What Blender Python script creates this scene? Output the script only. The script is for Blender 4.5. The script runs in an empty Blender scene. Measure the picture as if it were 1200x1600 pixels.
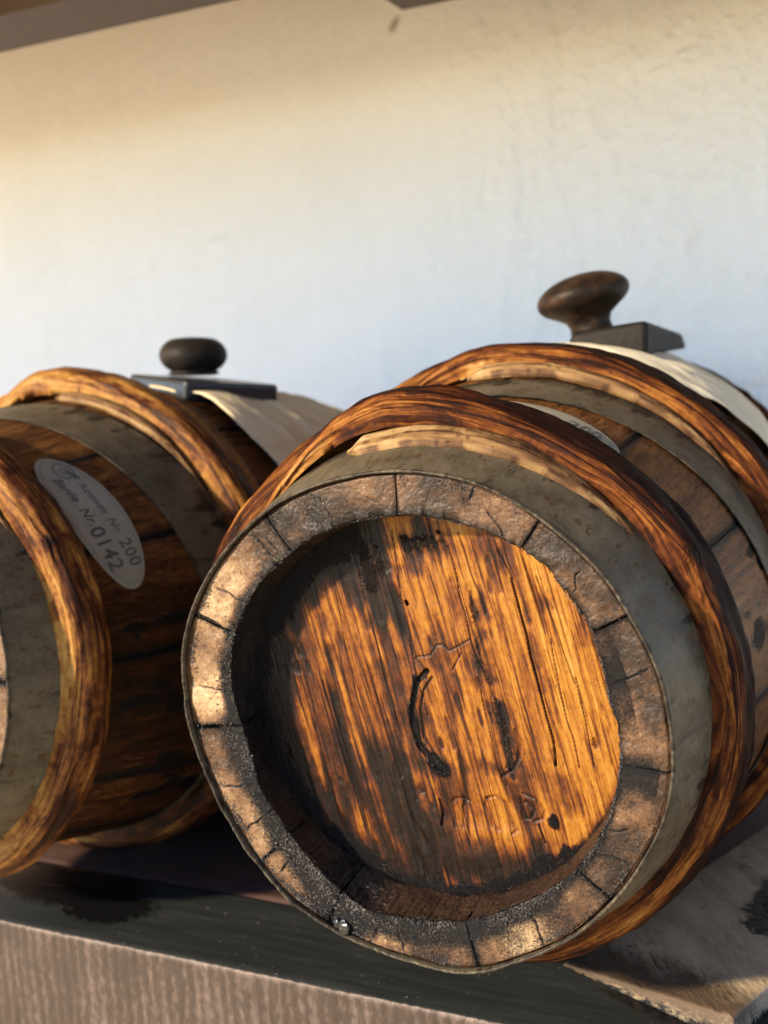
import bpy, math, random
import numpy as np
from mathutils import Matrix, Vector

# ------------------------------------------------------------------ camera, sky, sun, exposure
scene = bpy.context.scene
C = scene.collection
CAM_R = np.array([[0.9107, -0.0034, -0.4131], [0.4086, 0.1546, 0.8995], [-0.0608, 0.9880, -0.1421]])
CAM_P = np.array([0.1638, -0.3677, 0.1402])
FPX = 1700.0
cd = bpy.data.cameras.new("camera")
cam = bpy.data.objects.new("camera", cd)
C.objects.link(cam)
r_, u_, f_ = CAM_R[:, 0], CAM_R[:, 1], CAM_R[:, 2]
cam.matrix_world = Matrix(((r_[0], u_[0], -f_[0], CAM_P[0]), (r_[1], u_[1], -f_[1], CAM_P[1]),
                           (r_[2], u_[2], -f_[2], CAM_P[2]), (0, 0, 0, 1)))
cd.sensor_fit = 'VERTICAL'
cd.sensor_height = 36.0
cd.sensor_width = 36.0
cd.lens = FPX / 1600 * 36
cd.clip_start = 0.01
cd.clip_end = 3000
cd.dof.use_dof = True
cd.dof.focus_distance = 0.415
cd.dof.aperture_fstop = 10.0
scene.camera = cam

SUN = Vector((-0.76, -1.0, 0.52)).normalized()
world = bpy.data.worlds.new("World")
scene.world = world
world.use_nodes = True
wn = world.node_tree
bg = wn.nodes["Background"]
sky = wn.nodes.new("ShaderNodeTexSky")
sky.sky_type = 'NISHITA'
sky.sun_disc = False
sky.sun_elevation = math.asin(SUN.z)
sky.sun_rotation = math.atan2(SUN.x, SUN.y)
wn.links.new(sky.outputs[0], bg.inputs[0])
bg.inputs[1].default_value = 0.128
sky.dust_density = 0.2
sky.ozone_density = 6.0
sl = bpy.data.lights.new("sun", 'SUN')
sl.energy = 3.3
sl.angle = math.radians(2.5)
sl.color = (1.0, 0.83, 0.58)
sun = bpy.data.objects.new("sun", sl)
sun.rotation_euler = SUN.to_track_quat('Z', 'Y').to_euler()
sun.location = (-2, -2, 1.5)
C.objects.link(sun)
scene.view_settings.view_transform = 'Standard'
scene.view_settings.look = 'None'
scene.view_settings.gamma = 1
scene.view_settings.exposure = 2.08

# ------------------------------------------------------------------ numpy noise
def _h(ix, iy, iz, s):
    with np.errstate(over='ignore'):
        h = (ix.astype(np.uint32) * np.uint32(374761393) + iy.astype(np.uint32) * np.uint32(668265263)
             + iz.astype(np.uint32) * np.uint32(2147483647) + np.uint32((s * 974711 + 12345) & 0xffffffff))
        h = (h ^ (h >> np.uint32(13))) * np.uint32(1274126177)
        h = (h ^ (h >> np.uint32(16))) * np.uint32(2246822519)
        h = h ^ (h >> np.uint32(13))
    return h.astype(np.float64) / 4294967295.0

def vn(x, y, z=0.0, s=0):
    x, y, z = np.broadcast_arrays(np.asarray(x, float), y, z)
    ix, iy, iz = np.floor(x), np.floor(y), np.floor(z)
    fx, fy, fz = x - ix, y - iy, z - iz
    ix, iy, iz = ix.astype(np.int64), iy.astype(np.int64), iz.astype(np.int64)
    fx, fy, fz = [f * f * (3 - 2 * f) for f in (fx, fy, fz)]
    o = 0
    for dx in (0, 1):
        for dy in (0, 1):
            for dz in (0, 1):
                w = (fx if dx else 1 - fx) * (fy if dy else 1 - fy) * (fz if dz else 1 - fz)
                o = o + w * _h(ix + dx, iy + dy, iz + dz, s)
    return o * 2 - 1

def fbm(x, y, z=0.0, s=0, o=4, g=0.5):
    a, t, n = 1.0, 0.0, 0.0
    for i in range(o):
        t = t + a * vn(np.asarray(x) * 2 ** i, np.asarray(y) * 2 ** i, np.asarray(z) * 2 ** i, s + i * 7)
        n += a
        a *= g
    return t / n

def ss(a, b, x):
    t = np.clip((x - a) / (b - a), 0, 1)
    return t * t * (3 - 2 * t)

# ------------------------------------------------------------------ object helpers
def link(name, data, parent=None):
    o = bpy.data.objects.new(name, data)
    C.objects.link(o)
    if parent is not None:
        o.parent = parent
    return o

def tag(o, label=None, cat=None, group=None, kind=None):
    if label: o['label'] = label
    if cat: o['category'] = cat
    if group: o['group'] = group
    if kind: o['kind'] = kind
    return o

def mesh_np(name, V, F, mats, attrs=None, parent=None, smooth=True, fmat=None):
    V = np.asarray(V, np.float32).reshape(-1, 3)
    F = np.asarray(F, np.int32)
    k = F.shape[1]
    me = bpy.data.meshes.new(name)
    me.vertices.add(len(V)); me.vertices.foreach_set('co', V.ravel())
    me.loops.add(F.size); me.loops.foreach_set('vertex_index', F.ravel())
    me.polygons.add(len(F)); me.polygons.foreach_set('loop_start', np.arange(0, F.size, k, dtype=np.int32))
    if fmat is not None:
        me.polygons.foreach_set('material_index', np.asarray(fmat, np.int32))
    me.update(calc_edges=True)
    me.polygons.foreach_set('use_smooth', np.full(len(F), bool(smooth)))
    for an, av in (attrs or {}).items():
        av = np.asarray(av, np.float32)
        if av.ndim > 1 and av.shape[-1] == 3:
            a = me.attributes.new(an, 'FLOAT_VECTOR', 'POINT'); a.data.foreach_set('vector', av.reshape(-1))
        else:
            a = me.attributes.new(an, 'FLOAT', 'POINT'); a.data.foreach_set('value', av.reshape(-1))
    for m in (mats if isinstance(mats, (list, tuple)) else [mats]):
        me.materials.append(m)
    return link(name, me, parent)

def gridF(nu, nv, wu=False, wv=False, flip=False):
    i = np.arange(nu if wu else nu - 1)
    j = np.arange(nv if wv else nv - 1)
    I, J = np.meshgrid(i, j, indexing='ij')
    I2, J2 = (I + 1) % nu, (J + 1) % nv
    q = np.stack([I * nv + J, I2 * nv + J, I2 * nv + J2, I * nv + J2], -1).reshape(-1, 4)
    return q[:, ::-1] if flip else q

def ray(px, py):
    return CAM_R @ np.array([(px - 600) / FPX, -(py - 800) / FPX, 1.0])

def on_y(px, py, y):
    d = ray(px, py)
    return CAM_P + d * ((y - CAM_P[1]) / d[1])

def on_z(px, py, z):
    d = ray(px, py)
    return CAM_P + d * ((z - CAM_P[2]) / d[2])

# ------------------------------------------------------------------ materials
class NT:
    def __init__(s, name):
        s.m = bpy.data.materials.new(name); s.m.use_nodes = True
        s.t = s.m.node_tree; s.b = s.t.nodes["Principled BSDF"]
    def n(s, typ, **kw):
        o = s.t.nodes.new(typ)
        for k, v in kw.items():
            if k in o.inputs.keys(): o.inputs[k].default_value = v
            else: setattr(o, k, v)
        return o
    def l(s, a, b): s.t.links.new(a, b)
    def math(s, op, a, b=None, clamp=False):
        o = s.t.nodes.new("ShaderNodeMath"); o.operation = op; o.use_clamp = clamp
        for i, v in enumerate((a, b)):
            if v is None: continue
            if isinstance(v, (int, float)): o.inputs[i].default_value = v
            else: s.l(v, o.inputs[i])
        return o.outputs[0]
    def attr(s, name, vec=False):
        o = s.t.nodes.new("ShaderNodeAttribute"); o.attribute_name = name
        return o.outputs['Vector'] if vec else o.outputs['Fac']
    def noise(s, vec, scale, detail=4, rough=.55, sc=None):
        if sc is not None:
            mp = s.t.nodes.new("ShaderNodeMapping"); mp.inputs['Scale'].default_value = sc
            s.l(vec, mp.inputs['Vector']); vec = mp.outputs[0]
        o = s.n("ShaderNodeTexNoise", Scale=scale, Detail=detail, Roughness=rough)
        s.l(vec, o.inputs['Vector'])
        return o.outputs['Fac']
    def ramp(s, fac, stops, k=1.0):
        o = s.t.nodes.new("ShaderNodeValToRGB"); e = o.color_ramp.elements
        while len(e) < len(stops): e.new(0.5)
        for i, (p, c) in enumerate(stops):
            e[i].position = p; e[i].color = (c[0] * k, c[1] * k, c[2] * k, 1) if not isinstance(c, (int, float)) else (c, c, c, 1)
        s.l(fac, o.inputs[0]); return o.outputs[0]
    def mix(s, f, a, b, typ='MIX'):
        o = s.t.nodes.new("ShaderNodeMix"); o.data_type = 'RGBA'; o.blend_type = typ
        for sock, v in ((o.inputs[0], f), (o.inputs[6], a), (o.inputs[7], b)):
            if isinstance(v, (int, float)): sock.default_value = v if sock.type == 'VALUE' else (v, v, v, 1)
            elif isinstance(v, tuple): sock.default_value = (v[0], v[1], v[2], 1)
            else: s.l(v, sock)
        return o.outputs[2]
    def obj(s): return s.t.nodes.new("ShaderNodeTexCoord").outputs['Object']

WK = .425                                             # overall depth of the oiled wood colours
def wood(name, stops, fine=0.35, stretch=.09, scale=900, rough=(.35, .6), bump=.5, dist=.0006, tarcol=(.006, .0055, .006),
         spec=.12, mottle=0.0, ior=1.5, coat=0.0, gritrough=.13, lin=.16):
    """wood driven by the vertex attributes tone (hue along the ramp), tar (sticky black residue) and grain (across, along, depth)"""
    n = NT(name)
    g = n.attr('grain', True); tone = n.attr('tone'); tar = n.attr('tar')
    f1 = n.noise(g, scale, 6, .68, (1, stretch, 1))
    fl = n.noise(g, scale * .75, 3, .5, (1, stretch * .45, 1))
    lines = n.ramp(fl, [(0, 1), (.36, 1), (.46, 0), (1, 0)])
    f2 = n.noise(g, scale * .3, 4, .55, (1, stretch * 2.2, 1))
    sp = n.noise(g, scale * .55, 3, .6, (1, .6, 1))
    t = n.math('ADD', tone, n.math('MULTIPLY', n.math('SUBTRACT', f1, .5), fine * 1.5))
    t = n.math('ADD', t, n.math('MULTIPLY', n.math('SUBTRACT', f2, .5), fine * 1.1))
    if mottle: t = n.math('ADD', t, n.math('MULTIPLY', n.math('SUBTRACT', sp, .5), mottle * 2))
    t = n.math('SUBTRACT', t, n.math('MULTIPLY', lines, lin))
    col = n.ramp(t, stops, WK)
    specks = n.ramp(sp, [(0, 1), (.29, 1), (.35, 0), (1, 0)])
    col = n.mix(n.math('MULTIPLY', specks, .75), col, (.03, .012, .007))
    # sticky residue with a ragged border
    tn = n.noise(g, scale * .8, 4, .7, (1, .7, 1))
    tm = n.math('ADD', n.math('MULTIPLY', tar, 2.2), n.math('MULTIPLY', n.math('SUBTRACT', tn, .62), 2.2))
    tm = n.ramp(tm, [(0, 0), (.15, 0), (.5, .55), (.95, 1), (1, 1)])
    col = n.mix(tm, col, tarcol)
    n.l(col, n.b.inputs['Base Color'])
    rr = n.math('ADD', n.math('MULTIPLY', f2, rough[1] - rough[0]), rough[0])
    ro = n.mix(tm, rr, gritrough)
    n.l(ro, n.b.inputs['Roughness'])
    n.l(n.math('MULTIPLY', n.math('SUBTRACT', 1.0, n.math('MULTIPLY', tm, .35)), spec), n.b.inputs['Specular IOR Level'])
    n.b.inputs['IOR'].default_value = ior
    n.b.inputs['Specular Tint'].default_value = (1, .93, .85, 1)
    n.b.inputs['Coat Weight'].default_value = coat
    n.b.inputs['Coat Roughness'].default_value = .25
    grit = n.noise(g, scale * 1.3, 3, .7, (1, 1, 1))
    h = n.math('ADD', n.math('MULTIPLY', f1, .6), n.math('MULTIPLY', f2, .5))
    h = n.math('ADD', h, n.math('MULTIPLY', n.math('MULTIPLY', grit, tm), 3.2))
    h = n.math('SUBTRACT', h, n.math('MULTIPLY', lines, .35))
    h = n.math('ADD', h, n.math('MULTIPLY', grit, .25))
    bp = n.n("ShaderNodeBump", Strength=bump, Distance=dist)
    n.l(h, bp.inputs['Height']); n.l(bp.outputs[0], n.b.inputs['Normal'])
    return n.m

ORANGE = [(0, (.010, .005, .004)), (.2, (.04, .012, .006)), (.38, (.13, .032, .008)), (.55, (.32, .092, .011)),
          (.74, (.56, .215, .024)), (.9, (.68, .31, .05)), (1, (.78, .44, .12))]
M_head = wood("head wood", [(p_, (k_[0] * .84, k_[1] * .87, k_[2] * .85)) for p_, k_ in ORANGE], fine=.42, stretch=.07, scale=1000, rough=(.3, .5), bump=.75, dist=.0007, mottle=.18, spec=.20, lin=.27)
M_head2 = wood("head wood pale", [(0, (.03, .02, .015)), (.4, (.16, .09, .045)), (.7, (.36, .24, .12)), (1, (.55, .42, .25))], scale=900)
M_rim = wood("end grain wood", [(0, (.012, .009, .008)), (.25, (.05, .026, .016)), (.5, (.17, .085, .042)), (.75, (.38, .225, .115)),
             (1, (.80, .56, .31))], fine=.30, stretch=.8, scale=1300, rough=(.32, .55), bump=.6, dist=.0005, mottle=.08, lin=.05, spec=.25)
M_stave = wood("stave wood", [(0, (.012, .008, .006)), (.3, (.055, .019, .007)), (.55, (.19, .075, .022)), (.8, (.36, .155, .042)),
               (1, (.5, .26, .09))], fine=.45, stretch=.09, scale=1000, rough=(.4, .65), bump=.5, dist=.0005, mottle=.12, lin=.14)
M_hoop = wood("chestnut hoop wood", [(0, (.02, .007, .005)), (.22, (.06, .015, .006)), (.42, (.17, .050, .012)), (.62, (.38, .140, .028)),
               (.8, (.58, .28, .075)), (1, (.76, .54, .27))], fine=.75, stretch=.035, scale=1050, rough=(.5, .75), bump=1.0, dist=.0007, mottle=.14, lin=.28, spec=.3, ior=1.2)
M_hoopL = wood("honey coloured hoop wood", [(0, (.03, .01, .006)), (.25, (.12, .035, .012)), (.45, (.30, .115, .026)), (.65, (.50, .235, .055)),
               (.85, (.66, .36, .10)), (1, (.72, .5, .25))], fine=.65, stretch=.05, scale=850, rough=(.45, .65), bump=.8, dist=.0006, mottle=.24, lin=.2, spec=.3, ior=1.25)
M_strip = wood("split wood strip", [(0, (.05, .02, .01)), (.35, (.2, .10, .045)), (.6, (.46, .27, .11)), (.85, (.66, .46, .22)),
               (1, (.75, .6, .36))], fine=.5, stretch=.05, scale=500, rough=(.45, .7), bump=.8, dist=.0008)
M_dark = wood("blackened wood", [(0, (.008, .007, .007)), (.5, (.022, .018, .016)), (.8, (.06, .036, .02)), (1, (.13, .07, .035))],
              fine=.3, stretch=.15, scale=500, rough=(.45, .62), bump=.45, dist=.0005, spec=.25, ior=1.3)

def metal_mat(name="dull zinc", c0=(.032, .026, .015), c1=(.122, .099, .066)):
    n = NT(name); g = n.attr('grain', True)
    a = n.noise(g, 55, 5, .6); b = n.noise(g, 420, 4, .6); c = n.noise(g, 1500, 3, .6)
    col = n.ramp(n.math('ADD', n.math('MULTIPLY', a, .7), n.math('MULTIPLY', b, .3)), [(.3, c0), (.62, c1)], .74)
    col = n.mix(n.math('MULTIPLY', c, .35), col, (.07, .06, .04))
    rust = n.ramp(n.noise(g, 260, 4, .7, (1, .55, 1)), [(0, 1), (.37, 1), (.43, 0), (1, 0)])
    col = n.mix(n.math('MULTIPLY', rust, .85), col, (.05, .022, .01))
    tar = n.attr('tar'); tm = n.ramp(n.math('ADD', tar, n.math('MULTIPLY', n.math('SUBTRACT', b, .5), .8)), [(.35, 0), (.6, 1)])
    col = n.mix(n.math('MULTIPLY', tm, .9), col, (.012, .009, .007))
    n.l(col, n.b.inputs['Base Color'])
    n.b.inputs['Metallic'].default_value = .12; n.b.inputs['Specular IOR Level'].default_value = .16
    n.l(n.ramp(b, [(.3, .38), (.7, .6)]), n.b.inputs['Roughness'])
    h = n.math('ADD', n.math('MULTIPLY', b, .5), n.math('MULTIPLY', n.noise(g, 120, 3, .5), .8))
    bp = n.n("ShaderNodeBump", Strength=.35, Distance=.0007); n.l(h, bp.inputs['Height']); n.l(bp.outputs[0], n.b.inputs['Normal'])
    return n.m
M_metal = metal_mat()

def plain(name, col, rough=.6, var=.15, scale=300, bump=.2, dist=.0005, metallic=0, stretch=(1, 1, 1), spec=.5):
    n = NT(name); o = n.obj()
    a = n.noise(o, scale, 5, .6, stretch); b = n.noise(o, scale * .15, 3, .5, stretch)
    f = n.math('ADD', n.math('MULTIPLY', a, .5), n.math('MULTIPLY', b, .5))
    lo = tuple(c * (1 - var) for c in col); hi = tuple(min(1, c * (1 + var)) for c in col)
    n.l(n.ramp(f, [(.3, lo), (.7, hi)]), n.b.inputs['Base Color'])
    n.b.inputs['Roughness'].default_value = rough
    n.b.inputs['Metallic'].default_value = metallic
    n.b.inputs['Specular IOR Level'].default_value = spec
    bp = n.n("ShaderNodeBump", Strength=bump, Distance=dist); n.l(a, bp.inputs['Height']); n.l(bp.outputs[0], n.b.inputs['Normal'])
    return n.m
M_paper = plain("old label paper", (.165, .157, .127), .45, .12, 260, .1)
M_ink = plain("label ink", (.05, .048, .043), .6, .1)
M_ground = plain("warm bounce ground", (.84, .62, .31), .9, .1, 3, .3, .01)
M_drop = plain("wet vinegar drop", (.003, .003, .004), .16, .1, 900, .3, .0003, spec=.6)

def cloth_mat(name, col):
    n = NT(name); g = n.attr('grain', True)
    w1 = n.n("ShaderNodeTexWave", Scale=420.0, Distortion=.6, Detail=1.0); w1.bands_direction = 'X'; n.l(g, w1.inputs['Vector'])
    w2 = n.n("ShaderNodeTexWave", Scale=420.0, Distortion=.6, Detail=1.0); w2.bands_direction = 'Y'; n.l(g, w2.inputs['Vector'])
    a = n.noise(g, 45, 4, .6); wv = n.math('MULTIPLY', w1.outputs['Fac'], w2.outputs['Fac'])
    f = n.math('ADD', n.math('MULTIPLY', a, .8), n.math('MULTIPLY', wv, .25))
    n.l(n.ramp(f, [(.25, tuple(c * .72 for c in col)), (.65, col)]), n.b.inputs['Base Color'])
    n.b.inputs['Roughness'].default_value = .95; n.b.inputs['Specular IOR Level'].default_value = .1
    bp = n.n("ShaderNodeBump", Strength=.5, Distance=.0004); n.l(wv, bp.inputs['Height']); n.l(bp.outputs[0], n.b.inputs['Normal'])
    return n.m
M_cloth = cloth_mat("cream cloth", (.66, .58, .43))
M_cloth2 = cloth_mat("tan cloth", (.60, .50, .33))

def wall_mat():
    n = NT("limewashed plaster"); g = n.attr('grain', True); tone = n.attr('tone')
    a = n.noise(g, 5, 5, .55); b = n.noise(g, 60, 5, .6, (1, .22, 1)); c = n.noise(g, 300, 4, .6)
    f = n.math('ADD', n.math('MULTIPLY', a, .6), n.math('MULTIPLY', b, .4))
    col = n.ramp(f, [(.3, (.80, .785, .75)), (.7, (.88, .87, .845))])
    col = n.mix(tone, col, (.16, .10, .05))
    n.l(col, n.b.inputs['Base Color']); n.b.inputs['Roughness'].default_value = .85
    n.b.inputs['Specular IOR Level'].default_value = .25
    h = n.math('MULTIPLY', n.math('ADD', n.math('MULTIPLY', b, 1.0), n.math('MULTIPLY', c, .10)), n.attr('relief'))
    bp = n.n("ShaderNodeBump", Strength=.9, Distance=.009); n.l(h, bp.inputs['Height']); n.l(bp.outputs[0], n.b.inputs['Normal'])
    return n.m
M_wall = wall_mat()

def beam_mat(name, stops, stretch=(.08, 1, 1), scale=250, rough=(.4, .6), bump=.4, tarcol=(.004, .004, .0045), tarrough=.22):
    n = NT(name); g = n.attr('grain', True); tar = n.attr('tar'); tone = n.attr('tone')
    a = n.noise(g, scale, 5, .6, stretch); b = n.noise(g, scale * .12, 4, .5, stretch); c = n.noise(g, scale * 4, 3, .6)
    f = n.math('ADD', n.math('MULTIPLY', n.math('SUBTRACT', a, .5), .7), n.math('MULTIPLY', n.math('SUBTRACT', b, .5), .5))
    f = n.math('ADD', f, tone)
    col = n.ramp(f, stops, .64)
    pale = n.ramp(n.noise(g, scale * 1.6, 2, .5), [(0, 0), (.70, 0), (.76, 1), (1, 1)])
    col = n.mix(n.math('MULTIPLY', pale, .35), col, (.34, .30, .27))
    tn = n.noise(g, 260, 5, .65)
    tm = n.ramp(n.math('ADD', tar, n.math('MULTIPLY', n.math('SUBTRACT', tn, .5), 1.5)), [(.36, 0), (.66, 1)])
    col = n.mix(tm, col, tarcol)
    n.l(col, n.b.inputs['Base Color'])
    rr = n.math('ADD', n.math('MULTIPLY', a, rough[1] - rough[0]), rough[0])
    n.l(n.mix(tm, rr, tarrough), n.b.inputs['Roughness']); n.b.inputs['Specular IOR Level'].default_value = .22
    h = n.math('ADD', n.math('MULTIPLY', a, 1.0), n.math('MULTIPLY', c, .35))
    bp = n.n("ShaderNodeBump", Strength=bump, Distance=.0006); n.l(h, bp.inputs['Height']); n.l(bp.outputs[0], n.b.inputs['Normal'])
    return n.m
M_bfront = beam_mat("sawn red brown beam side", [(0, (.02, .013, .010)), (.5, (.058, .039, .031)), (1, (.23, .165, .135))], (1, .5, .4), 500)
M_btop = beam_mat("dark planed beam top", [(0, (.006, .007, .007)), (.5, (.017, .019, .018)), (1, (.048, .05, .046))], rough=(.5, .7))
M_board = beam_mat("red brown shelf board", [(0, (.02, .011, .01)), (.5, (.075, .04, .035)), (1, (.16, .09, .075))], rough=(.4, .55))
M_wedge = beam_mat("weathered grey wood", [(0, (.10, .065, .04)), (.5, (.50, .375, .24)), (1, (.85, .68, .48))], (1, .16, 1), 800, (.35, .5), 1.0)
M_upper = beam_mat("upper beam wood", [(0, (.04, .022, .012)), (.5, (.13, .075, .04)), (1, (.22, .14, .08))])

M_bounce = plain("warm bounce board", (.66, .42, .20), .6, .12, 60, .2, .001, stretch=(.05, 1, 1))

# ------------------------------------------------------------------ setting: ground, wall, shelf
def slab(name, mats, x0, x1, y0, y1, z0, z1, n=(2, 2), parent=None, bev=.0012):
    """box with slightly rounded edges built from a superquadric-like grid; carries grain / tone / tar"""
    import bmesh
    bm = bmesh.new()
    bmesh.ops.create_cube(bm, size=1)
    bmesh.ops.scale(bm, vec=(x1 - x0, y1 - y0, z1 - z0), verts=bm.verts)
    bmesh.ops.translate(bm, vec=((x0 + x1) / 2, (y0 + y1) / 2, (z0 + z1) / 2), verts=bm.verts)
    bmesh.ops.bevel(bm, geom=bm.edges[:], offset=bev, segments=3, affect='EDGES', profile=.6)
    me = bpy.data.meshes.new(name); bm.to_mesh(me); bm.free()
    co = np.zeros(len(me.vertices) * 3, np.float32); me.vertices.foreach_get('co', co)
    a = me.attributes.new('grain', 'FLOAT_VECTOR', 'POINT'); a.data.foreach_set('vector', co)
    a = me.attributes.new('tone', 'FLOAT', 'POINT'); a.data.foreach_set('value', np.full(len(me.vertices), .5, np.float32))
    a = me.attributes.new('tar', 'FLOAT', 'POINT'); a.data.foreach_set('value', np.zeros(len(me.vertices), np.float32))
    me.materials.append(mats)
    return link(name, me, parent)

g = mesh_np("ground", [(-60, -60, -1.1), (60, -60, -1.1), (60, 60, -1.1), (-60, 60, -1.1)], [(0, 1, 2, 3)], M_ground)  # unseen sheet, added to bounce warm sunlight onto the upper wall
tag(g, kind='structure')

WY = .60
nx, nz = 620, 520
X, Zz = np.meshgrid(np.linspace(-1.35, .75, nx), np.linspace(-.35, .95, nz), indexing='ij')
right = ss(-.25, .05, X)
h = .0012 * fbm(X * 9, Zz * 7, 0, 3, 3) + (.0006 + .0030 * right) * fbm(X * 46 + 1.2 * fbm(X * 6, Zz * 4, 0, 9, 2), Zz * 8, 0, 5, 4)
ridge = np.abs(vn(X * 26 + 1.6 * vn(X * 7, Zz * 9, 0, 31), Zz * 7, 0, 21))
h -= .0045 * right * (1 - ss(0, .22, ridge)) * ss(-.1, .5, vn(X * 12, Zz * 10, 0, 22))
h += .0030 * right * ss(.55, .8, vn(X * 60, Zz * 30, 0, 61))
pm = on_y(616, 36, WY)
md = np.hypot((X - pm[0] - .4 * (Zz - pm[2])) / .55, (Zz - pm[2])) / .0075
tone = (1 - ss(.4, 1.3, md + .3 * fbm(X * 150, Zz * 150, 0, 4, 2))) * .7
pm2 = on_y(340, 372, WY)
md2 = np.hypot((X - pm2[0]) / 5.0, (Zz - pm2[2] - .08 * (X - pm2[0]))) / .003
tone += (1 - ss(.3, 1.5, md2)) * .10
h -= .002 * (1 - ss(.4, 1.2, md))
V = np.stack([X, WY - h, Zz], -1)
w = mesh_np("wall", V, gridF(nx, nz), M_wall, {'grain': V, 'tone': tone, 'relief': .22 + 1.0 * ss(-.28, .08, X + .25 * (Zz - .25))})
tag(w, kind='structure')

SZ = -.15                                            # top of the shelf
def strip_beam(name, x0, x1, y0, y1, ztop, hgt, n_x, label, cat):
    """long beam: dense cross section loop front-bottom, front, arris, top, back; saw marks cut into its front side"""
    fr = np.linspace(0, 1, 30)
    prof = [(0, -hgt * (1 - t)) for t in fr[:-1]]
    prof += [(0, -.0012), (.0002, -.0005), (.0007, -.0001), (.0014, 0)]
    nf = len(prof) - 2
    prof += [(.0014 + (y1 - y0 - .0028) * t, 0) for t in np.linspace(0, 1, 34)[1:]]
    prof += [(y1 - y0 - .0004, -.0004), (y1 - y0, -.0014), (y1 - y0, -hgt)]
    prof = np.array(prof)
    xs = np.linspace(x0, x1, n_x)
    XX = np.repeat(xs[:, None], len(prof), 1)
    PY = np.repeat(prof[None, :, 0], n_x, 0); PZ = np.repeat(prof[None, :, 1], n_x, 0)
    front = (np.arange(len(prof)) < nf)[None, :] * 1.0
    wob = XX + .0012 * fbm(XX * 40, PZ * 60, 0, 8, 2)
    saw = .5 + .5 * np.sin(wob * 2 * math.pi / .0066 + 1.5 * vn(XX * 60, PZ * 5, 0, 2))
    dy = front * (.00012 * saw + .0004 * fbm(XX * 120, PZ * 500, 0, 12, 3))
    arr = np.exp(-((PZ) / .002) ** 2) * np.exp(-(PY / .003) ** 2)
    dz = -arr * .0006 * np.abs(fbm(XX * 300, 0 * PZ, 0, 14, 3)) + (1 - front) * .00025 * fbm(XX * 30, PY * 200, 0, 15, 3)
    V = np.stack([XX, y0 + PY + dy, ztop + PZ + dz], -1)
    tone = .5 + front * (.15 * (saw - .5) + .10 * fbm(XX * 30, PZ * 60, 0, 17, 3)) + arr * .25 + (1 - front) * .15 * fbm(XX * 8, PY * 60, 0, 18, 3)
    # wet black stain on the beam top below the left barrel and a torn dark edge by the wedge
    tar = np.zeros_like(XX)
    for (px, py, rx, ry, k) in ((105, 1378, .060, .026, 1.6), (165, 1412, .036, .015, 1.4), (50, 1362, .045, .018, 1.4), (150, 1428, .026, .010, 1.2)):
        c = on_z(px, py, ztop)
        tar = np.maximum(tar, k * (1.25 - np.hypot((XX - c[0]) / rx, (y0 + PY - c[1]) / ry)))
    tar = np.clip(tar, 0, 1) * (1 - front)
    c0 = on_z(940, 1545, ztop)
    tar = np.maximum(tar, (1 - front) * np.clip(.9 - np.abs((XX - c0[0]) * .42 + (y0 + PY - c0[1])) / .008, 0, 1) * ss(c0[0] - .01, c0[0] + .01, XX))
    grain = np.stack([XX, y0 + PY, PZ], -1)
    F = gridF(n_x, len(prof))
    fm = (F[:, 0] % len(prof) >= nf).astype(int)
    o = mesh_np(name, V, F, [M_bfront, M_btop], {'tone': tone, 'tar': tar, 'grain': grain}, smooth=True, fmat=fm)
    return tag(o, label, cat)
strip_beam("shelf_beam", -1.1, .55, .0437, .1088, SZ, .085, 2200,
           "long sawn brown beam with dark top along the front of the shelf under the barrels", "beam")

# red brown shelf board behind the beam
nx, ny = 300, 60
X, Y = np.meshgrid(np.linspace(-1.1, .55, nx), np.linspace(.1098, .56, ny), indexing='ij')
zt = SZ - .0015 + .0004 * fbm(X * 20, Y * 90, 0, 5, 3)
V = np.stack([X, Y, zt], -1)
Vb = V.copy(); Vb[..., 2] = SZ - .03
nb = V.shape[0] * V.shape[1]
Fb = gridF(nx, ny)
edge = [i * ny for i in range(nx)]
Fs = [(edge[i + 1], edge[i], edge[i] + nb, edge[i + 1] + nb) for i in range(nx - 1)]
o = mesh_np("shelf_board", np.concatenate([V.reshape(-1, 3), Vb.reshape(-1, 3)]), np.concatenate([Fb, Fb[:, ::-1] + nb, np.array(Fs)]),
            M_board, {'grain': np.concatenate([V.reshape(-1, 3)] * 2), 'tone': np.full(nb * 2, .5), 'tar': np.zeros(nb * 2)})
tag(o, "reddish brown board lying behind the front beam under the barrels", "board")

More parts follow.
